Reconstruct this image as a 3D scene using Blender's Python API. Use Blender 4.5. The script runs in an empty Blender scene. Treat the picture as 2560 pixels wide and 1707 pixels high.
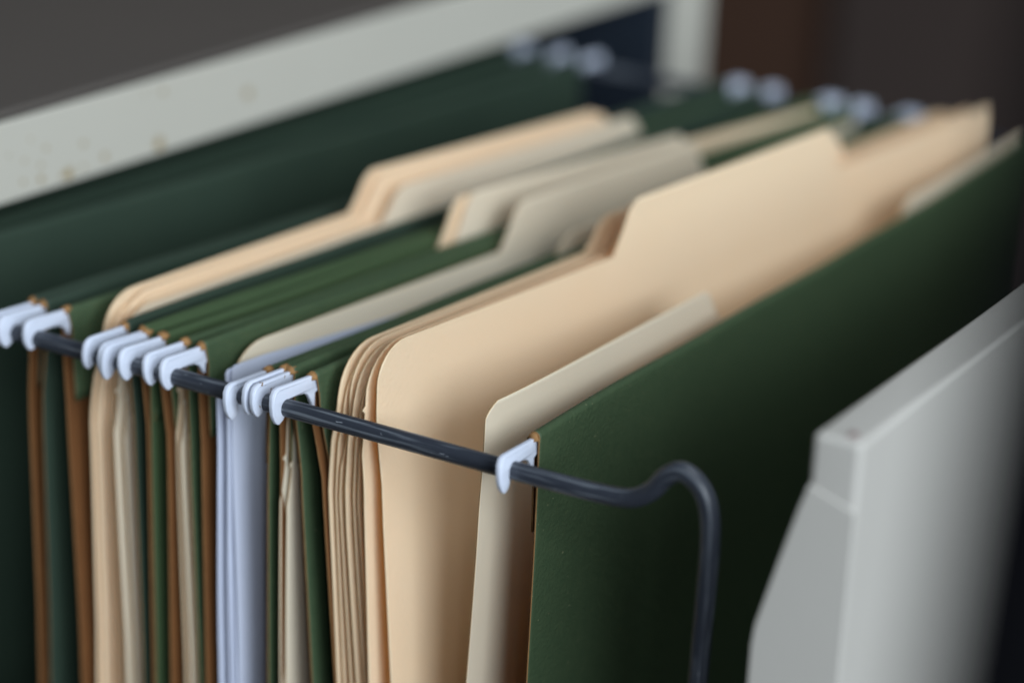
import bpy, bmesh, math, random
from mathutils import Vector, Matrix
random.seed(7)
SC = bpy.context.scene
COL = SC.collection

# ------------------------------------------------------------------ camera
R_ = Vector((0.85590308, 0.51510868, 0.04574891))
U_ = Vector((-0.21144005, 0.2678452, 0.9399745))
F_ = Vector((-0.4719354, 0.81420022, -0.33816413))
cd = bpy.data.cameras.new("camera")
cam = bpy.data.objects.new("camera", cd)
COL.objects.link(cam)
m = Matrix((R_, U_, -F_)).transposed().to_4x4()
C_ = Vector((0.0, -0.38082, 0.18489))
m.translation = C_
cam.matrix_world = m
cd.sensor_width = 36.0
cd.lens = 84.59
cd.clip_start = 0.01
cd.clip_end = 50.0
cd.dof.use_dof = True
cd.dof.focus_distance = 0.494
cd.dof.aperture_fstop = 5.4
cd.dof.aperture_blades = 0
SC.camera = cam

# ------------------------------------------------------------------ world, lamps, exposure
w = bpy.data.worlds.new("World")
SC.world = w
w.use_nodes = True
bg = w.node_tree.nodes["Background"]
bg.inputs[0].default_value = (0.62, 0.72, 0.85, 1)
bg.inputs[1].default_value = 0.045


def area(name, loc, target, size, power, color, sy=None):
    ld = bpy.data.lights.new(name, 'AREA')
    ld.energy = power
    ld.color = color
    ld.size = size
    if sy:
        ld.shape = 'RECTANGLE'
        ld.size_y = sy
    o = bpy.data.objects.new(name, ld)
    COL.objects.link(o)
    o.location = loc
    d = Vector(target) - Vector(loc)
    o.rotation_euler = d.to_track_quat('-Z', 'Y').to_euler()
    return o


area("window_light", (1.12, -0.88, 0.62), (-0.25, 0.06, 0), 1.25, 48.0, (0.83, 0.93, 1.03), 0.95)
area("ceiling_light", (0.25, -0.15, 1.75), (-0.25, 0.08, 0), 0.8, 14.0, (0.84, 0.93, 1.02), 0.9)

SC.view_settings.view_transform = 'Standard'
SC.view_settings.look = 'None'
SC.view_settings.exposure = 0.0
SC.view_settings.gamma = 1.0
SC.view_settings.use_curve_mapping = False
SC.render.engine = 'CYCLES'
SC.cycles.use_denoising = True
SC.cycles.max_bounces = 10
SC.cycles.diffuse_bounces = 7
SC.cycles.caustics_reflective = False
SC.cycles.caustics_refractive = False


# ------------------------------------------------------------------ materials
def mat(name, col, rough=0.6, spec=0.5, col2=None, nscale=40.0, bump=0.0, bscale=900.0,
        metal=0.0, stretch=(1, 1, 1), coat=0.0, sheen=0.0):
    m = bpy.data.materials.new(name)
    m.use_nodes = True
    nt = m.node_tree
    b = nt.nodes["Principled BSDF"]
    b.inputs["Roughness"].default_value = rough
    b.inputs["Specular IOR Level"].default_value = spec
    b.inputs["Metallic"].default_value = metal
    b.inputs["Coat Weight"].default_value = coat
    b.inputs["Sheen Weight"].default_value = sheen
    tc = nt.nodes.new("ShaderNodeTexCoord")
    mp = nt.nodes.new("ShaderNodeMapping")
    mp.inputs["Scale"].default_value = stretch
    nt.links.new(tc.outputs["Object"], mp.inputs["Vector"])
    n = nt.nodes.new("ShaderNodeTexNoise")
    n.inputs["Scale"].default_value = nscale
    n.inputs["Detail"].default_value = 6.0
    nt.links.new(mp.outputs[0], n.inputs["Vector"])
    mix = nt.nodes.new("ShaderNodeMix")
    mix.data_type = 'RGBA'
    c2 = col2 or tuple(c * 0.86 for c in col)
    mix.inputs["A"].default_value = (*col, 1)
    mix.inputs["B"].default_value = (*c2, 1)
    nt.links.new(n.outputs["Fac"], mix.inputs["Factor"])
    nt.links.new(mix.outputs["Result"], b.inputs["Base Color"])
    if bump > 0:
        n2 = nt.nodes.new("ShaderNodeTexNoise")
        n2.inputs["Scale"].default_value = bscale
        n2.inputs["Detail"].default_value = 4.0
        nt.links.new(mp.outputs[0], n2.inputs["Vector"])
        bp = nt.nodes.new("ShaderNodeBump")
        bp.inputs["Strength"].default_value = bump
        bp.inputs["Distance"].default_value = 0.0003
        nt.links.new(n2.outputs["Fac"], bp.inputs["Height"])
        nt.links.new(bp.outputs[0], b.inputs["Normal"])
    m["mix"] = mix.name
    return m


def add_spots(m, col, scale, thresh, soft=0.03, big=None, big_t=0.5, stretch=(1, 1, 1), coord="Object"):
    """Scattered stains or chips with a shape of their own."""
    nt = m.node_tree
    b = nt.nodes["Principled BSDF"]
    tc = nt.nodes.new("ShaderNodeTexCoord")
    n = nt.nodes.new("ShaderNodeTexNoise")
    n.inputs["Scale"].default_value = scale
    n.inputs["Detail"].default_value = 2.0
    mp = nt.nodes.new("ShaderNodeMapping")
    mp.inputs["Scale"].default_value = stretch
    nt.links.new(tc.outputs[coord], mp.inputs["Vector"])
    nt.links.new(mp.outputs[0], n.inputs["Vector"])
    r = nt.nodes.new("ShaderNodeMapRange")
    r.inputs["From Min"].default_value = thresh
    r.inputs["From Max"].default_value = thresh + soft
    nt.links.new(n.outputs["Fac"], r.inputs["Value"])
    fac = r.outputs[0]
    if big:
        n2 = nt.nodes.new("ShaderNodeTexNoise")
        n2.inputs["Scale"].default_value = big
        nt.links.new(tc.outputs["Object"], n2.inputs["Vector"])
        r2 = nt.nodes.new("ShaderNodeMapRange")
        r2.inputs["From Min"].default_value = big_t
        r2.inputs["From Max"].default_value = big_t + 0.06
        nt.links.new(n2.outputs["Fac"], r2.inputs["Value"])
        mu = nt.nodes.new("ShaderNodeMath")
        mu.operation = 'MULTIPLY'
        nt.links.new(fac, mu.inputs[0])
        nt.links.new(r2.outputs[0], mu.inputs[1])
        fac = mu.outputs[0]
    mix = nt.nodes.new("ShaderNodeMix")
    mix.data_type = 'RGBA'
    old = b.inputs["Base Color"].links[0].from_socket
    nt.links.new(fac, mix.inputs["Factor"])
    nt.links.new(old, mix.inputs["A"])
    mix.inputs["B"].default_value = (*col, 1)
    nt.links.new(mix.outputs["Result"], b.inputs["Base Color"])


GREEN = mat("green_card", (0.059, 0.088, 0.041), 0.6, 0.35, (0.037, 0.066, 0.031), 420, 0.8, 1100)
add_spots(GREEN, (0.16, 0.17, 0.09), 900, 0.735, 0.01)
SHADED_GREEN = mat("shaded_green_card", (0.029, 0.048, 0.031), 0.62, 0.35, (0.022, 0.039, 0.026), 50, 0.3, 1400)  # green card for rear leaves, shade and cool light put into its colour
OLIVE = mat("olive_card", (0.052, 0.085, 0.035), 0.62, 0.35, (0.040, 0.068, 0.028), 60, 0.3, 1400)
TAN = mat("brown_card_inside", (0.17, 0.070, 0.022), 0.75, 0.2, (0.12, 0.048, 0.016), 80, 0.3, 1200)
RAW = mat("raw_card_edge", (0.42, 0.23, 0.09), 0.8, 0.2, (0.2, 0.1, 0.04), 400)
MAN = mat("manila_card", (0.94, 0.79, 0.565), 0.5, 0.4, (0.93, 0.765, 0.525), 90, 0.5, 1100)




def translucent(m, fac, col):
    """Thin card lets some warm light through."""
    nt = m.node_tree
    b = nt.nodes["Principled BSDF"]
    out = nt.nodes["Material Output"]
    t = nt.nodes.new("ShaderNodeBsdfTranslucent")
    t.inputs["Color"].default_value = (*col, 1)
    mx = nt.nodes.new("ShaderNodeMixShader")
    mx.inputs[0].default_value = fac
    nt.links.new(b.outputs[0], mx.inputs[1])
    nt.links.new(t.outputs[0], mx.inputs[2])
    nt.links.new(mx.outputs[0], out.inputs["Surface"])


translucent(MAN, 0.28, (1.0, 0.66, 0.13))
MANE = mat("manila_cut_edge", (0.70, 0.49, 0.27), 0.75, 0.2, (0.55, 0.37, 0.2), 500)
CREAM = mat("cream_card", (0.83, 0.76, 0.60), 0.6, 0.3, (0.80, 0.72, 0.55), 30, 0.25, 1300)
translucent(CREAM, 0.24, (1.0, 0.66, 0.16))
PAPER = mat("white_paper", (0.58, 0.61, 0.72), 0.6, 0.3, (0.55, 0.58, 0.69), 20, 0.1, 1500)
HOOK = mat("white_hook_coating", (0.64, 0.68, 0.78), 0.38, 0.5, (0.60, 0.64, 0.74), 300, 0.15, 500)
HOOKC = mat("chipped_hook_coating", (0.64, 0.68, 0.78), 0.38, 0.5, (0.60, 0.64, 0.74), 300, 0.2, 500)
add_spots(HOOKC, (0.20, 0.11, 0.04), 620, 0.655, 0.02)
WIRE = mat("black_wire", (0.026, 0.031, 0.042), 0.36, 0.5, (0.035, 0.04, 0.052), 200, 0.25, 400)
add_spots(WIRE, (0.13, 0.145, 0.165), 1100, 0.52, 0.16, stretch=(0.045, 1, 1), coord="UV")
add_spots(WIRE, (0.25, 0.27, 0.30), 1100, 0.70, 0.03, stretch=(0.25, 1, 1), coord="UV")
PAINT = mat("off_white_enamel", (0.55, 0.525, 0.45), 0.42, 0.5, (0.52, 0.495, 0.42), 25, 0.1, 300)


def rust_marks(m, col, marks, x):
    """Rust stains at fixed places on the painted face, ragged at the rim."""
    nt = m.node_tree
    b = nt.nodes["Principled BSDF"]
    tc = nt.nodes.new("ShaderNodeTexCoord")
    nz = nt.nodes.new("ShaderNodeTexNoise")
    nz.inputs["Scale"].default_value = 900
    nt.links.new(tc.outputs["Object"], nz.inputs["Vector"])
    last = None
    for (y, z, r) in marks:
        d = nt.nodes.new("ShaderNodeVectorMath")
        d.operation = 'DISTANCE'
        nt.links.new(tc.outputs["Object"], d.inputs[0])
        d.inputs[1].default_value = (x, y, z)
        k = nt.nodes.new("ShaderNodeMath")
        k.operation = 'DIVIDE'
        nt.links.new(d.outputs["Value"], k.inputs[0])
        k.inputs[1].default_value = r * 1.6
        if last is None:
            last = k.outputs[0]
        else:
            mn = nt.nodes.new("ShaderNodeMath")
            mn.operation = 'MINIMUM'
            nt.links.new(last, mn.inputs[0])
            nt.links.new(k.outputs[0], mn.inputs[1])
            last = mn.outputs[0]
    ad = nt.nodes.new("ShaderNodeMath")
    ad.operation = 'ADD'
    nt.links.new(last, ad.inputs[0])
    nt.links.new(nz.outputs["Fac"], ad.inputs[1])
    mr = nt.nodes.new("ShaderNodeMapRange")
    mr.inputs["From Min"].default_value = 1.65
    mr.inputs["From Max"].default_value = 0.9
    nt.links.new(ad.outputs[0], mr.inputs["Value"])
    mix = nt.nodes.new("ShaderNodeMix")
    mix.data_type = 'RGBA'
    old = b.inputs["Base Color"].links[0].from_socket
    nt.links.new(mr.outputs[0], mix.inputs["Factor"])
    nt.links.new(old, mix.inputs["A"])
    mix.inputs["B"].default_value = (*col, 1)
    nt.links.new(mix.outputs["Result"], b.inputs["Base Color"])


rust_marks(PAINT, (0.30, 0.20, 0.06), [(0.0659, 0.0149, 0.00108), (0.0490, 0.0163, 0.00045), (0.0556, 0.0156, 0.00068), (0.0555, 0.0192, 0.00042), (0.0576, 0.0231, 0.00046), (0.0716, 0.0213, 0.00058), (0.0798, 0.0162, 0.00071), (0.1017, 0.0151, 0.00129), (0.1404, 0.0214, 0.00106), (0.1034, 0.0288, 0.00060), (0.0497, 0.0214, 0.00038), (0.0521, 0.0265, 0.00030), (0.0959, 0.0300, 0.00036), (0.0715, 0.0153, 0.00047), (0.0443, 0.0239, 0.00030), (0.0636, 0.0147, 0.00054)], -0.390)
DRAWP = mat("drawer_enamel", (0.49, 0.465, 0.42), 0.42, 0.5, (0.46, 0.435, 0.39), 25, 0.1, 300)
NAVY = mat("dark_cabinet_steel", (0.020, 0.028, 0.040), 0.45, 0.5, (0.014, 0.02, 0.03), 12)
TOPM = mat("dark_cabinet_top", (0.125, 0.108, 0.094), 0.36, 0.5, (0.100, 0.090, 0.080), 9, 0.1, 60)
BLACK = mat("black_board", (0.003, 0.003, 0.0035), 1.0, 0.0, (0.002, 0.002, 0.0025), 20)
BROWN = mat("brown_wood", (0.100, 0.050, 0.030), 0.6, 0.4, (0.075, 0.036, 0.022), 6, stretch=(6, 6, 0.6))
WALL = mat("dark_grey_wall", (0.080, 0.058, 0.050), 0.9, 0.2, (0.068, 0.050, 0.043), 4)
FLOOR = mat("dark_floor", (0.04, 0.035, 0.033), 0.7, 0.3, (0.03, 0.027, 0.026), 8)


# ------------------------------------------------------------------ helpers
def tag(o, label=None, cat=None, group=None, kind=None):
    if label: o["label"] = label
    if cat: o["category"] = cat
    if group: o["group"] = group
    if kind: o["kind"] = kind
    return o


def empty(name, loc, label, cat, group=None):
    o = bpy.data.objects.new(name, None)
    o.empty_display_size = 0.01
    COL.objects.link(o)
    o.location = loc
    return tag(o, label, cat, group)


def world_of(o):
    b = Matrix.Translation(o.location)
    if o.parent is None:
        return b
    return world_of(o.parent) @ o.matrix_parent_inverse @ b


def mesh_from(name, verts, faces, mats, parent=None, solid=None, smooth=True, bevel=0.0):
    me = bpy.data.meshes.new(name)
    me.from_pydata(verts, [], faces)
    for mm in (mats if isinstance(mats, (list, tuple)) else [mats]):
        me.materials.append(mm)
    if smooth:
        me.shade_smooth()
    o = bpy.data.objects.new(name, me)
    COL.objects.link(o)
    if parent:
        o.parent = parent
        o.matrix_parent_inverse = world_of(parent).inverted()
    if solid:
        s = o.modifiers.new("thick", 'SOLIDIFY')
        s.thickness = solid
        s.offset = 0.0
        s.use_rim = True
        if len(me.materials) >= 3:
            s.material_offset = 1
            s.material_offset_rim = 2
        elif len(me.materials) == 2:
            s.material_offset_rim = 1
    if bevel:
        b = o.modifiers.new("soft", 'BEVEL')
        b.width = bevel
        b.segments = 3
        b.limit_method = 'ANGLE'
        b.angle_limit = math.radians(40)
        o.data.shade_smooth()
        wn = o.modifiers.new("wn", 'WEIGHTED_NORMAL')
        wn.keep_sharp = True
    return o


def box(name, x0, x1, y0, y1, z0, z1, mats, parent=None, bevel=0.0008):
    v = [(x, y, z) for x in (x0, x1) for y in (y0, y1) for z in (z0, z1)]
    f = [(0, 1, 3, 2), (4, 6, 7, 5), (0, 4, 5, 1), (2, 3, 7, 6), (0, 2, 6, 4), (1, 5, 7, 3)]
    return mesh_from(name, v, f, mats, parent, smooth=bevel > 0, bevel=bevel)


def tube(name, pts, r, mats, parent=None, seg=20, sub=6):
    """Round wire along a smooth path."""
    P = [Vector(p) for p in pts]
    path = []
    n = len(P)
    for i in range(n - 1):
        p0 = P[max(i - 1, 0)]; p1 = P[i]; p2 = P[i + 1]; p3 = P[min(i + 2, n - 1)]
        for k in range(sub):
            t = k / sub
            path.append(0.5 * ((2 * p1) + (p2 - p0) * t + (2 * p0 - 5 * p1 + 4 * p2 - p3) * t * t
                               + (3 * p1 - p0 - 3 * p2 + p3) * t ** 3))
    path.append(P[-1])
    verts, faces = [], []
    for i, p in enumerate(path):
        d = (path[min(i + 1, len(path) - 1)] - path[max(i - 1, 0)]).normalized()
        a = Vector((0, 1, 0))
        a = (a - d * a.dot(d)).normalized()
        b = d.cross(a)
        for k in range(seg):
            an = 2 * math.pi * k / seg
            verts.append(tuple(p + r * (math.cos(an) * a + math.sin(an) * b)))
    for i in range(len(path) - 1):
        for k in range(seg):
            k2 = (k + 1) % seg
            faces.append((i * seg + k, i * seg + k2, (i + 1) * seg + k2, (i + 1) * seg + k))
    faces.append(tuple(range(seg))[::-1])
    faces.append(tuple((len(path) - 1) * seg + k for k in range(seg)))
    o = mesh_from(name, verts, faces, mats, parent)
    uv = o.data.uv_layers.new(name="along")
    ln = [0.0]
    for i in range(1, len(path)):
        ln.append(ln[-1] + (path[i] - path[i - 1]).length)
    for poly in o.data.polygons:
        ks = [o.data.loops[li].vertex_index % seg for li in poly.loop_indices]
        wrap = max(ks) - min(ks) > seg / 2
        for li in poly.loop_indices:
            vi = o.data.loops[li].vertex_index
            k = vi % seg
            if wrap and k < seg / 2:
                k += seg
            uv.data[li].uv = (ln[vi // seg], k / seg * 0.012)
    return o


SPAN = 0.311                    # distance between the two wire rails
Y0, Y1 = 0.0085, 0.3025         # card body of a hanging folder
ZT = 0.0055                     # its top fold above the rail
DEPTH = 0.232


def drop(z, dn):
    """How far a sheet leans at height z: dn is the lean 85 mm below the rail, or (at 22 mm, at 72 mm) below."""
    if not isinstance(dn, tuple):
        dn = (dn * 0.26, dn * 0.85)
    kn = [(0.05, 0.0), (0.001, 0.0), (-0.022, dn[0]), (-0.072, dn[1]), (-0.150, dn[1] * 1.5), (-0.30, dn[1] * 1.7)]
    for q in range(len(kn) - 1):
        z0, a = kn[q]
        z1, b = kn[q + 1]
        if z >= z1:
            t = (z0 - z) / (z0 - z1)
            t = min(max(t, 0), 1)
            if q == 1:
                t = t * t * (3 - 2 * t)
            return a + (b - a) * t
    return kn[-1][1]


# ------------------------------------------------------------------ the room
def structure(o):
    return tag(o, kind="structure")


wl = box("wall", -0.84, 3.0, 1.62, 1.72, -0.75, 2.2, WALL, bevel=0)
structure(wl)
wl2 = box("wall", -4.0, -0.84, 1.66, 1.76, -0.75, 2.2, BROWN, bevel=0)
structure(wl2)
fl = box("floor", -4.0, 3.0, -2.5, 1.62, -0.80, -0.75, FLOOR, bevel=0)
structure(fl)

# ------------------------------------------------------------------ the cabinet
CX = -0.390
cab = empty("filing_cabinet", (CX, 0.155, -0.75),
            "off-white enamelled steel filing cabinet with dark top, its drawer pulled out", "filing cabinet")
zb, zt_ = 0.0122, 0.0326
box("top_frame", CX - 0.0014, CX, -0.1195, 0.427, zb, zt_, PAINT, cab, 0.0005)
box("frame_post", CX - 0.0014, CX, 0.396, 0.4272, -0.70, zb - 0.0002, PAINT, cab, 0.0005)
box("frame_post", CX - 0.0014, CX, -0.1197, -0.083, -0.70, zb - 0.0002, PAINT, cab, 0.0005)
box("bottom_frame", CX - 0.022, CX, -0.1195, 0.427, -0.75, -0.7002, PAINT, cab, 0.0005)
box("side_wall", CX - 0.62, CX - 0.0016, 0.4245, 0.4268, -0.75, zt_, NAVY, cab, 0)
box("side_wall", CX - 0.62, CX - 0.0016, -0.1195, -0.117, -0.75, zt_, NAVY, cab, 0)
box("inner_wall", CX - 0.60, CX - 0.0016, 0.390, 0.3955, -0.69, zb + 0.01, NAVY, cab, 0)
box("back_wall", CX - 0.622, CX - 0.6202, -0.1195, 0.427, -0.75, zt_, NAVY, cab, 0)
box("top_panel", CX - 0.622, CX - 0.0012, -0.1205, 0.428, zt_ + 0.0002, zt_ + 0.0022, TOPM, cab, 0.0008)

# ------------------------------------------------------------------ the drawer
dr = empty("cabinet_drawer", (-0.26, 0.155, -0.26),
           "open cabinet drawer with off-white front, holding the hanging folders", "drawer")
fx0, fx1 = -0.1490, -0.1398
front = box("front_panel", fx0, fx1, -0.0180, 0.330, -0.27, 0.0312, DRAWP, dr, 0.0011)
# end flange folded round the inside corner of the front
fp = [(-0.1397, 0.0185), (-0.1489, 0.0215), (-0.1495, 0.0195), (-0.1503, 0.0170), (-0.1535, 0.0050), (-0.1568, -0.0080), (-0.1572, -0.0120),
      (-0.1574, -0.262), (-0.1397, -0.262)]
for yy in (-0.0183, 0.3303):
    v = [(x, yy, z) for x, z in fp] + [(x, yy + 0.0009, z) for x, z in fp]
    n = len(fp)
    f = [tuple(range(n)), tuple(range(2 * n - 1, n - 1, -1))] + \
        [(i, i + n, (i + 1) % n + n, (i + 1) % n) for i in range(n)]
    mesh_from("end_flange", v, f, DRAWP, dr, bevel=0.0003)
box("side_wall", -0.62, fx0 - 0.008, -0.0176, -0.0166, -0.262, -0.098, NAVY, dr, 0)
box("side_wall", -0.62, fx0 - 0.008, 0.3286, 0.3296, -0.262, -0.098, NAVY, dr, 0)
box("drawer_bottom", -0.62, fx0 - 0.002, -0.0164, 0.3284, -0.262, -0.2605, NAVY, dr, 0)
# pressed dimple on the top edge
v, f = [], []
for k in range(16):
    a = 2 * math.pi * k / 16
    v.append((-0.1428 + 0.0009 * math.cos(a), -0.0150 + 0.0012 * math.sin(a), 0.03125))
    v.append((-0.1428 + 0.0007 * math.cos(a), -0.0150 + 0.0010 * math.sin(a), 0.0316))
f = [(2 * k, 2 * ((k + 1) % 16), 2 * ((k + 1) % 16) + 1, 2 * k + 1) for k in range(16)]
f.append(tuple(2 * k + 1 for k in range(16)))
mesh_from("rivet", v, f, mat("rusty_rivet", (0.22, 0.13, 0.12), 0.6), dr)

# ------------------------------------------------------------------ wire frame with two rails
fr = empty("hanging_file_frame", (-0.30, 0.155, -0.26),
           "black wire frame whose rail carries the folder hooks and bends down near the drawer front", "file frame")
RAIL = [(-0.60, 0), (-0.50, 0), (-0.40, 0), (-0.30, 0), (-0.24, 0), (-0.215, 0), (-0.2035, 0.0001), (-0.1985, 0.0003), (-0.1945, 0.0006),
        (-0.1912, 0.0016), (-0.1880, 0.0040), (-0.1854, 0.0074), (-0.1822, 0.0092), (-0.1791, 0.0080), (-0.1768, 0.0052),
        (-0.1756, 0.0010), (-0.1752, -0.0048), (-0.1752, -0.013), (-0.1754, -0.033), (-0.1754, -0.10), (-0.1754, -0.2600)]
tube("rail", [(x, 0.0, z) for x, z in RAIL], 0.00195, WIRE, fr, 24)
tube("rail", [(x, SPAN, z) for x, z in RAIL], 0.00195, WIRE, fr, 16)
tube("cross_wire", [(-0.1754, 0.0, -0.2581), (-0.1754, 0.155, -0.2581), (-0.1754, SPAN, -0.2581)], 0.0019, WIRE, fr, 12)


# ------------------------------------------------------------------ sheets
def plane_x(y, xn, xf):
    return xn + (xf - xn) * (y - 0.0) / SPAN


def sheet(name, xn, xf, rows, dn, dnf, th, mats, parent, bow=0.0, wav=0.0, seed=0, cols=40, curl=0.0, curln=0.02, bowz=None, tilt=0.0, tfrom=0.11):
    """A flexible card or paper: rows = [(z, y0, y1)] from the bottom up."""
    rnd = random.Random(seed)
    p1, p2 = rnd.uniform(0, 6), rnd.uniform(0, 6)
    lo_ = min(r[1] for r in rows)
    hi_ = max(r[2] for r in rows)
    keys = {round(lo_, 6), round(hi_, 6)}
    for q in range(cols + 1):
        keys.add(round(lo_ + (hi_ - lo_) * q / cols, 6))
    ta, tb = rows[-1][1], rows[-1][2]
    for c in (lo_ + 0.006, hi_ - 0.006, ta, tb):
        for q in range(-9, 10):
            yy = c + q * 0.0009
            if lo_ < yy < hi_:
                keys.add(round(yy, 6))
    Y = sorted(keys)
    Y = [Y[0]] + [y for p_, y in zip(Y, Y[1:]) if y - p_ > 0.0002 or y == Y[-1]]
    nc = len(Y)
    verts, faces, ys_ = [], [], []
    for (z, a, b) in rows:
        for yv in Y:
            y = min(max(yv, a), b)
            s = min(max(y / SPAN, 0), 1)
            x = plane_x(y, xn, xf)
            x += drop(z, dn) * (1 - s) + drop(z, dnf) * s
            x += bow * math.sin(math.pi * s)
            x += curl * math.exp(-max(y - 0.008, 0) / curln)
            x += wav * (math.sin(z * 55 + p1) * math.exp(-y / 0.05) + 0.5 * math.sin(y * 34 + p2)) * min(1, max(0, (0.01 - z) / 0.03))
            verts.append((x, y, z + tilt * max(y - tfrom, 0)))
            ys_.append(y)
    for i in range(len(rows) - 1):
        gap_ = rows[i + 1][0] - rows[i][0]
        for j in range(nc - 1):
            q = i * nc + j
            low_c = abs(ys_[q + 1] - ys_[q]) < 1e-7
            up_c = abs(ys_[q + nc + 1] - ys_[q + nc]) < 1e-7
            if low_c and up_c:
                continue
            if up_c:
                if gap_ > 0.0001:
                    faces.append((q, q + 1, q + nc))
            elif low_c:
                faces.append((q, q + nc + 1, q + nc))
            else:
                faces.append((q, q + 1, q + nc + 1, q + nc))
    # weld the collapsed columns and drop unused points
    bm = bmesh.new()
    vs = [bm.verts.new(v_) for v_ in verts]
    for f_ in faces:
        bm.faces.new([vs[q] for q in f_])
    bmesh.ops.remove_doubles(bm, verts=bm.verts, dist=0.000002)
    bmesh.ops.delete(bm, geom=[v_ for v_ in bm.verts if not v_.link_faces], context='VERTS')
    bm.verts.index_update()
    verts = [tuple(v_.co) for v_ in bm.verts]
    faces = [tuple(v_.index for v_ in f_.verts) for f_ in bm.faces]
    bm.free()
    return mesh_from(name, verts, faces, mats, parent, solid=th)


def outline(z0, zb, y0, y1, r=0.010, tab=None, notch=None, slope=0.0):
    """Rows of a file outline: square bottom, rounded shoulders, optional tab (ya, yb, zt)."""
    rows = []
    zm = min(zb - r - 0.012, (notch - 0.022) if notch is not None else 1)
    zs = [z0 + (zm - z0) * i / 24 for i in range(25)]
    nn = int((zb - r - zm) / 0.0008)
    zs += [zm + (zb - r - zm) * i / nn for i in range(1, nn + 1)]
    rg = lambda z: 0.0
    for z in zs:
        k = 0.0
        if notch is not None:
            # below this height the card is a little wider, with a small nick at the step
            if z < notch - 0.0100:
                k = -0.0016
            elif z < notch - 0.0008:
                k = -0.0002 - 0.0014 * ((notch - 0.0008 - z) / 0.0092) ** 1.6
            elif z < notch:
                k = -0.0010
        rows.append((z, y0 + k, y1))
    for i in range(1, 9):
        a = math.pi / 2 * i / 8
        le = 0.0 if (tab and tab[0] <= y0 + 0.02) else r * (1 - math.cos(a))
        ri = 0.0 if (tab and tab[1] >= y1 - 0.02) else min(r, 0.006) * (1 - math.cos(a))
        rows.append((zb - r + r * math.sin(a), y0 + le, y1 - ri))
    if tab:
        ya, yb, zt = tab
        h = zt - zb
        yL, yR = rows[-1][1], rows[-1][2]
        startL = ya - 0.006 if ya > y0 + 0.02 else None
        endR = yb + 0.006 if yb < y1 - 0.02 else None
        for i in range(0, 13):
            t = i / 12
            s = t * t * (3 - 2 * t)
            if startL is not None:
                l = startL + 0.006 * (0.25 * t + 0.75 * math.sin(t * math.pi / 2))
                if t > 0.6:
                    l += 0.003 * ((t - 0.6) / 0.4) ** 2.5
            else:
                l = y0 + (0.004 * ((t - 0.6) / 0.4) ** 2 if t > 0.6 else 0)
            if endR is not None:
                rr = endR - 0.006 * (0.25 * t + 0.75 * math.sin(t * math.pi / 2))
                if t > 0.6:
                    rr -= 0.003 * ((t - 0.6) / 0.4) ** 2.5
            else:
                rr = y1 - (0.004 * ((t - 0.6) / 0.4) ** 2 if t > 0.6 else 0)
            rows.append((zb + 0.00004 + h * t, l, rr))
    return rows


# ------------------------------------------------------------------ hanging folders
HP = [(0.0150, 0.0022), (0.0150, 0.0043), (0.0100, 0.0046), (0.0020, 0.0048), (-0.0034, 0.0049), (-0.0046, 0.0044), (-0.0054, 0.0033), (-0.0057, 0.0012),
      (-0.0055, -0.0008), (-0.0049, -0.0022), (-0.0042, -0.0031), (-0.0035, -0.0033), (-0.0023, -0.0027), (-0.0016, -0.0019), (-0.0015, -0.0010),
      (-0.0017, -0.0002), (-0.0013, 0.0007), (-0.0003, 0.0013), (0.0015, 0.0014), (0.0052, 0.0012), (0.0064, 0.0007), (0.0073, -0.0004), (0.0081, -0.0022),
      (0.0087, -0.0024), (0.0089, 0.0004), (0.0120, 0.0018)]


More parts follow.
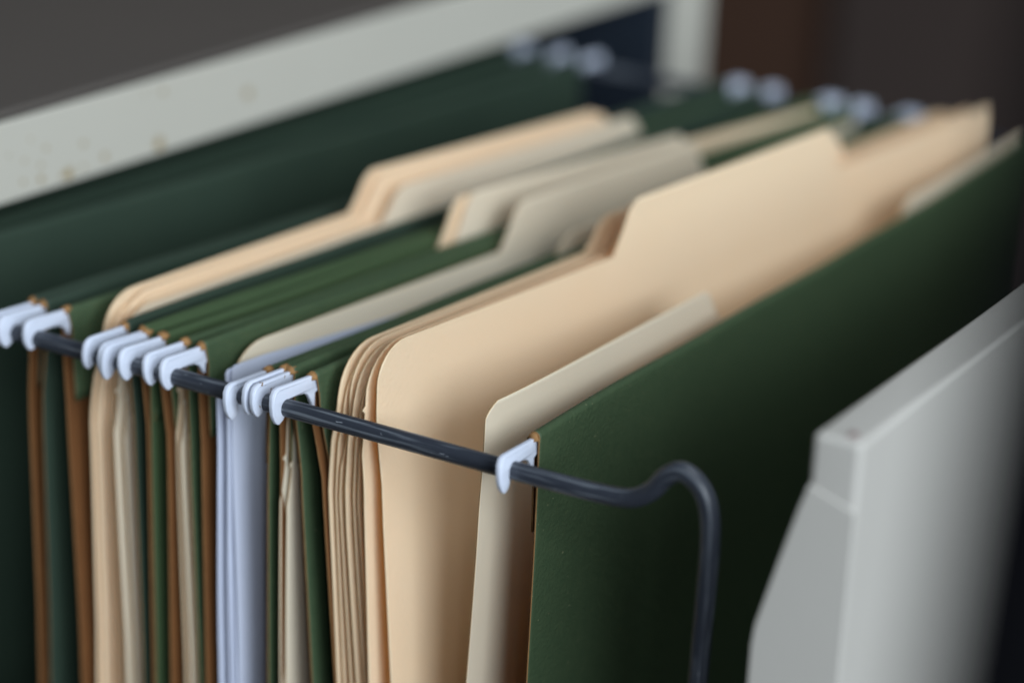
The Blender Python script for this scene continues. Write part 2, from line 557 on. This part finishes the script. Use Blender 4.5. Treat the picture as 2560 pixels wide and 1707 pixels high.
def hook(x, k, far, parent, matl, dz=0.0, slide=0.0):
    """Pressed steel hook of a folder bar, coated white, resting over the rail."""
    from mathutils.geometry import tessellate_polygon
    verts, faces = [], []
    th = 0.00048
    hr = random.Random(int(x * 1e6))
    k0 = k
    dz += hr.uniform(-0.00025, 0.0002)
    slide += hr.uniform(-0.0004, 0.0003)
    k += hr.uniform(-0.03, 0.03)
    yb = SPAN - Y0 if far else Y0
    x += k0 * yb
    lean_ = hr.uniform(-0.09, 0.09)
    blunt = hr.uniform(0.9, 1.08)
    n = len(HP)
    sg = -1 if far else 1
    base = SPAN if far else 0.0

    def P(y, z, off):
        y = 0.0085 + (y - 0.0085) * 0.92
        z = 0.0046 + (z - 0.0046) * 0.93 * (blunt if z < 0 else 1)
        yy = base + sg * (y + slide)
        return (x + k * (yy - yb) + off + lean_ * (z - 0.003), yy, z + dz)
    for off in (th, -th):
        for (y, z) in HP:
            verts.append(P(y, z, off))
    tess = tessellate_polygon([[Vector((y, z, 0)) for y, z in HP]])
    for t in tess:
        faces.append(tuple(t))
        faces.append(tuple(i + n for i in reversed(t)))
    for i in range(n):
        j = (i + 1) % n
        faces.append((i, j, j + n, i + n))
    # pressed rim that runs along the top of the arm and down the finger
    rim = [(0.0086, 0.0040), (0.0, 0.0043), (-0.0032, 0.0043), (-0.0042, 0.0038), (-0.0048, 0.0027), (-0.0050, 0.0010), (-0.0048, -0.0008), (-0.0042, -0.0021)]
    rr = 0.00066
    seg = 8
    b0 = len(verts)
    for i, (y, z) in enumerate(rim):
        a = rim[max(i - 1, 0)]; c = rim[min(i + 1, len(rim) - 1)]
        ty, tz = c[0] - a[0], c[1] - a[1]
        l = math.hypot(ty, tz)
        ny, nz = -tz / l, ty / l
        s = 0.75 if i in (0, len(rim) - 1) else 1.0
        for q in range(seg):
            an = 2 * math.pi * q / seg
            o = rr * s * 0.62 * math.cos(an)
            verts.append(P(y + ny * o, z + nz * o, rr * s * math.sin(an)))
    for i in range(len(rim) - 1):
        for q in range(seg):
            q2 = (q + 1) % seg
            faces.append((b0 + i * seg + q, b0 + i * seg + q2, b0 + (i + 1) * seg + q2, b0 + (i + 1) * seg + q))
    faces.append(tuple(b0 + q for q in range(seg)))
    faces.append(tuple(b0 + (len(rim) - 1) * seg + q for q in range(seg)))
    o = mesh_from("hook", verts, faces, matl, parent)
    bm = bmesh.new()
    bm.from_mesh(o.data)
    bmesh.ops.recalc_face_normals(bm, faces=bm.faces)
    bm.to_mesh(o.data)
    bm.free()
    o.data.shade_smooth()
    b = o.modifiers.new("soft", 'BEVEL')
    b.width = 0.00022
    b.segments = 2
    b.limit_method = 'ANGLE'
    b.angle_limit = math.radians(35)
    return o


def leaf(root, xn, xf, side, dn, dnf, green, xbot, seed, hookm=HOOK, slide=0.0, dz=0.0, bow=0.0, flap=0.0225):
    """One leaf of a hanging folder. side=+1: outer face towards the drawer front, -1: towards the cabinet."""
    rnd = random.Random(seed)
    k = (xf - xn) / SPAN
    r = 0.0010
    prof = []
    zz = [-DEPTH + (ZT - 0.003 + DEPTH) * i / 34 for i in range(35)]
    for z in zz:
        prof.append((side * r, z, 'b'))
    for i in range(0, 9):
        a = math.pi * i / 8
        prof.append((side * r * math.cos(a), ZT - r + r * math.sin(a) - 0.0002, 'b'))
    for i in range(1, 9):
        t = i / 8
        prof.append((-side * (r - 0.0002 - 0.0004 * t), ZT - 0.003 - (flap - 0.003) * t, 'f'))
    p1 = rnd.uniform(0, 6); p2 = rnd.uniform(0, 6)
    ys = [0, .003, .008, .016, .03, .05, .08] + [.08 + .84 * (i + 1) / 24 for i in range(24)] + [.95, .975, .99, .997, 1]
    verts, faces = [], []
    nc = len(ys)
    for (dx, z, kind) in prof:
        for u in ys:
            # shoulders cut back a touch at the ends of the fold
            a, b = Y0, Y1
            if kind == 'f':
                a += 0.0012; b -= 0.0012
            y = a + (b - a) * u
            s = (y - Y0) / (Y1 - Y0)
            x = plane_x(y, xn, xf) + dx
            x += drop(z, dn) * (1 - s) ** 1.5 + drop(z, dnf) * s
            x += bow * math.sin(math.pi * s)
            x += 0.0005 * math.sin(y * 45 + p1) * min(1, max(0, (0.0 - z) / 0.02)) + 0.0002 * math.sin(y * 90 + p2)
            if z < -0.17:
                t = (-0.17 - z) / (DEPTH - 0.17)
                x = x * (1 - t * t) + xbot * t * t
            verts.append((x, y, z + dz * (1 if z > -0.03 else 0.3) + 0.0004 * math.sin(y * 21 + p2) * (1 if z > -0.03 else 0)))
    for i in range(len(prof) - 1):
        for j in range(nc - 1):
            q = i * nc + j
            faces.append((q, q + 1, q + nc + 1, q + nc))
    if side < 0:
        faces = [tuple(reversed(f)) for f in faces]
    o = mesh_from("leaf", verts, faces, [green, TAN, RAW], root, solid=0.0004)
    # ragged brown end of the fold, where the card is worn through
    v, f = [], []
    nseg = 7
    for q in range(nseg):
        an = math.pi * q / (nseg - 1)
        rr = 0.0013 * rnd.uniform(0.8, 1.1)
        v.append((xn + k * Y0 + rr * math.cos(an) * 0.9, Y0 - 0.0004, ZT + dz - 0.0014 + rr * math.sin(an)))
        v.append((xn + k * Y0 + rr * math.cos(an) * 0.9, Y0 + 0.0011, ZT + dz - 0.0014 + rr * math.sin(an)))
    c = len(v)
    v.append((xn + k * Y0, Y0 - 0.0007, ZT + dz - 0.0018))
    for q in range(nseg - 1):
        f.append((2 * q, 2 * q + 2, 2 * q + 3, 2 * q + 1))
        f.append((2 * q, c, 2 * q + 2))
    mesh_from("worn_corner", v, f, RAW, o, solid=0.0003)
    hook(xn, k, False, o, hookm, dz, slide)
    hook(xn, k, True, o, HOOK, 0.0, 0.0)
    return o


def hfolder(label, back, front, greens=(GREEN, GREEN), seed=0):
    """back/front = dict(xn, xf, dn, ...)"""
    mx = (back['xn'] + front['xn']) / 2
    root = empty("hanging_folder", (mx, 0.155, -DEPTH), label, "hanging folder", "hanging folders on the wire rails")
    xb = (back['xn'] + drop(-0.2, back['dn']) + front['xn'] + drop(-0.2, front['dn'])) / 2
    for q, (d, side) in enumerate(((back, -1), (front, 1))):
        if side < 0 and isinstance(d['dn'], tuple):
            d = dict(d, dn=(d['dn'][0] + 0.0017, d['dn'][1] + 0.0017))
        leaf(root, d['xn'], d['xf'], side, d['dn'], d.get('dnf', (d['dn'][1] if isinstance(d['dn'], tuple) else d['dn']) * 0.5), greens[q], xb, seed * 10 + q,
             d.get('hook', HOOK), d.get('slide', 0.0), d.get('dz', 0.0), d.get('bow', 0.0))
    return root


def L(xn, xf, dn, **k):
    if isinstance(dn, tuple):
        dn = (dn[0] - xn, dn[1] - xn)
    return dict(xn=xn - 0.0009 - (xf - xn) / (SPAN - Y0) * Y0, xf=xf - 0.0009, dn=dn, **k)



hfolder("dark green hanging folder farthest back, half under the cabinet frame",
        L(-.420, -.404, 0), L(-.410, -.400, 0), (SHADED_GREEN, SHADED_GREEN), 1)
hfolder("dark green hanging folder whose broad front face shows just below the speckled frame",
        L(-.4005, -.386, 0), L(-.3955, -.374, .001, bow=.006), (SHADED_GREEN, SHADED_GREEN), 2)
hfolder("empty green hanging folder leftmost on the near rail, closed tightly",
        L(-.3503, -.322, (-.3527, -.3515)), L(-.3474, -.3195, (-.3495, -.3488), slide=-.0004), (SHADED_GREEN, SHADED_GREEN), 3)
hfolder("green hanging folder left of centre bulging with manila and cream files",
        L(-.3408, -.3095, (-.3413, -.3387), slide=.0004), L(-.3238, -.3075, (-.3225, -.3207)), (GREEN, SHADED_GREEN), 4)
hfolder("thin empty green hanging folder behind the one with a thin cream file",
        L(-.3186, -.290, (-.3181, -.3171)), L(-.3176, -.288, (-.3178, -.3168), slide=-.0003), (OLIVE, OLIVE), 5)
hfolder("green hanging folder holding one thin cream file with brown worn corners",
        L(-.3131, -.2866, (-.3126, -.3119)), L(-.3071, -.2785, (-.3062, -.3037), slide=.0002), (OLIVE, GREEN), 6)
hfolder("green hanging folder holding the white papers and a cream file",
        L(-.3024, -.276, (-.3028, -.3014), slide=.0003), L(-.2848, -.263, (-.2853, -.2846), slide=-.0006, dz=-.0015), (GREEN, GREEN), 7)
hfolder("green hanging folder with a chipped white hook and a cream file inside",
        L(-.2803, -.261, (-.2817, -.2809)), L(-.2786, -.259, (-.2760, -.2719), hook=HOOKC, slide=-.0003), (GREEN, GREEN), 8)
hfolder("wide open green hanging folder nearest the drawer front, full of manila files",
        L(-.2730, -.2502, (-.2710, -.2661)), L(-.2186, -.2185, (-.2188, -.2190), slide=-.0007, dz=-.0004), (GREEN, GREEN), 9)


# ------------------------------------------------------------------ files and papers
def file_folder(label, xn, xf, zb, dn, tab, seed, y0=0.011, y1=0.297, gap=0.0016, zfront=None, m=MAN, group="manila files in the folders",
                cat="file folder", bow=0.0, notch=0.0, r=0.010, wav=0.0002, curl=0.0, front=True, dnf=None, name="manila_folder", front_dn=None,
                front_side=1, curln=0.02, tilt=0.0):
    root = empty(name, (xn, 0.155, -0.226), label, cat, group)
    mats = [m, m, MANE]
    dnf = (dn[1] * 0.5 if isinstance(dn, tuple) else dn * 0.5) if dnf is None else dnf
    z0 = -0.226
    rows = outline(z0, zb, y0, y1, r, tab, notch)
    sheet("back_leaf", xn, xf, rows, dn, dnf, 0.00032, mats, root, bow, wav, seed, curl=curl, curln=curln, tilt=tilt)
    if front:
        zf = zb - 0.003 if zfront is None else zfront
        rows = outline(z0, zf, y0 + 0.0006, y1, r, None, notch - 0.001 if notch is not None else None)
        fd = dn if front_dn is None else front_dn
        sheet("front_leaf", xn + front_side * gap, xf + front_side * gap * 0.8, rows, fd, dnf, 0.00032, mats, root, bow, wav, seed + 50, curl=curl * 0.6, curln=curln, tilt=tilt)
    return root


# in the folder left of centre
file_folder("tan manila folder at the back of the left group, its tab standing highest", -.3350, -.3135, .0085, (-.0026, -.0012),
            (.106, .214, .0180), 11, tilt=-.035, y0=.0115, gap=.0014, curl=.0008, zfront=.0062)
file_folder("tan manila folder in the middle of the left group, just behind the pale one", -.3332, -.3120, .0078, (-.0022, -.0006),
            (.108, .216, .0168), 12, tilt=-.03, y0=.0150, gap=.0010, curl=.0010, zfront=.0060)
file_folder("pale manila folder in front of the left group with a wide centre tab", -.3282, -.3090, .0058, (.0004, .0034),
            (.111, .226, .0138), 13, tilt=-.02, y0=.0110, gap=.0014, m=CREAM, curl=-.0016, zfront=.0045, notch=-.012)
# thin cream file
file_folder("thin cream file whose tab reaches far right behind the other tabs", -.3120, -.2845, .0028, (.0010, .0032),
            (.108, .286, .0152), 14, tilt=-.055, y0=.0112, gap=.0012, m=MAN, notch=-.008, curl=-.0008)
file_folder("thin cream file in front with its left tab edge just behind the grey-tan tab", -.3104, -.2835, .0030, (.0005, .0030),
            (.112, .214, .0160), 15, tilt=-.034, y0=.0105, gap=.0010, m=CREAM, notch=-.010)
# papers and cream file
file_folder("cream file standing behind the white papers, rounded corner above them", -.3000, -.2716, .0036, .0026,
            (.116, .2005, .0150), 16, tilt=.0, y0=.0125, gap=.0010, m=CREAM, front=False, notch=None, r=.011, bow=.0006)
LAB = ["white paper sheet at the back of the paper bundle, darkest and leftmost",
       "white paper sheet second from the back of the paper bundle",
       "white paper sheet in the middle of the bundle with a bright near edge",
       "white paper sheet second from the front of the paper bundle",
       "white paper sheet at the front of the bundle, its face curling into shade"]
for i, (xx, yy, zz_, dn_) in enumerate([(-.3006, .0102, -.004, (-.0005, .0002)), (-.2998, .0085, -.006, .0024), (-.2980, .0096, -.003, .0026), (-.2975, .0090, .0004, .0026),
                                        (-.2966, .0100, .0012, .0024)]):
    rows = outline(-.226, zz_, yy, yy + .2795, 0.0012, None, None)
    pg = sheet("paper_sheet", xx, xx + .0275, rows, dn_, .001, 0.00016, [PAPER, PAPER, PAPER], None, .0004, .0005, 70 + i, curl=(.0006, -.0004, .0003, -.0006, -.0004)[i], tilt=-.055, tfrom=.02)
    tag(pg, LAB[i], "paper", "white papers in the hanging folder")
# small cream file
file_folder("cream file in the chipped-hook folder, only a small rounded tab corner showing on top", -.2814, -.2610, .0010, (-.0002, .0006),
            (.114, .205, .0100), 21, y0=.0098, gap=.0010, m=CREAM, notch=-.016, front=True, curl=-.0004)
# fan of manila files in the open folder
FAN = [(-.2692, .0112, (-.0010, .0032), .0104, "first manila folder of the fan, right in front of the green leaf"),
       (-.2670, .0116, (-.0008, .0038), .0108, "second manila folder of the fan, between the first and the third"),
       (-.2648, .0112, (-.0006, .0044), .0103, "third manila folder of the fan, counted from the green leaf"),
       (-.2627, .0120, (-.0002, .0050), .0106, "last tight manila folder of the fan, beside the orange glowing gap")]
for i, (xx, zb_, dn_, yy, lb) in enumerate(FAN):
    file_folder(lb, xx, xx + .0245, zb_, dn_, (.108 + .002 * i, .215, .0185 + .0006 * i), 30 + i, y0=yy, gap=(.0011, .0009, .0012, .0008)[i], zfront=zb_ - .0016,
                notch=(.0015, -.0045, .0028, -.0010)[i], curl=(0, .0004, -.0003, .0002)[i], wav=.00015, r=.011, curln=.010,
                front_dn=(dn_[0] + (.0004, -.0003, .0003, 0)[i], dn_[1] + .0003))
# two large ones
file_folder("manila folder just behind the big front one, bent away with a glowing gap", -.2606, -.2355, .0136, .0058,
            (.104, .210, .0190), 40, y0=.0088, gap=.0009, notch=.0005, front=False, r=.011, curl=-.0006, curln=.010)
file_folder("largest manila folder with a tall centre tab and the broadest face", -.2580, -.2305, .0147, .0082,
            (.0995, .1960, .0270), 41, tilt=.0, y0=.0085, y1=.3000, gap=.0012, notch=None, front=False, r=.009, bow=.0010, curl=-.0004, wav=.0002)
file_folder("cream file behind the front green leaf with a wide tab at its near end", -.2305, -.2228, -.0015, -.0030,
            (.0095, .1060, .0078), 42, y0=.0095, y1=.2960, gap=.0010, m=CREAM, notch=None, front=False, r=.004, wav=.0002, curl=-.0014, dnf=-.001, curln=.012, bow=-.0015)
file_folder("cream file behind the front green leaf with its tab at the far right end", -.2245, -.2205, -.0012, -.0010,
            (.2080, .3000, .0078), 43, y0=.0600, y1=.3005, gap=.0010, m=CREAM, notch=None, front=False, r=.004, wav=.0002)

# ------------------------------------------------------------------ black board added close to the lens to darken the right edge
P1 = C_ + 0.165 * (F_ + (2395 - 1280) / 6015 * R_ - (1500 - 853.5) / 6015 * U_)
P2 = C_ + 0.165 * (F_ + (2560 - 1280) / 6015 * R_ - (500 - 853.5) / 6015 * U_)
up = (P2 - P1).normalized()
rt = (R_ - up * R_.dot(up)).normalized()
nn_ = rt.cross(up)
lo = P1 + up * ((-0.75 - P1.z) / up.z)
hi = P1 + up * 0.14
v = []
for base in (lo, hi):
    for a, b in ((0, 0), (0.040, 0), (0.040, -0.008), (0, -0.008)):
        v.append(tuple(base + rt * a + nn_ * b))
f = [(0, 1, 2, 3), (4, 7, 6, 5), (0, 4, 5, 1), (1, 5, 6, 2), (2, 6, 7, 3), (3, 7, 4, 0)]
bx = mesh_from("darkening_board", v, f, BLACK, None, bevel=0.001)
tag(bx, "narrow black board added out of focus to darken the right edge, before the drawer front", "board")
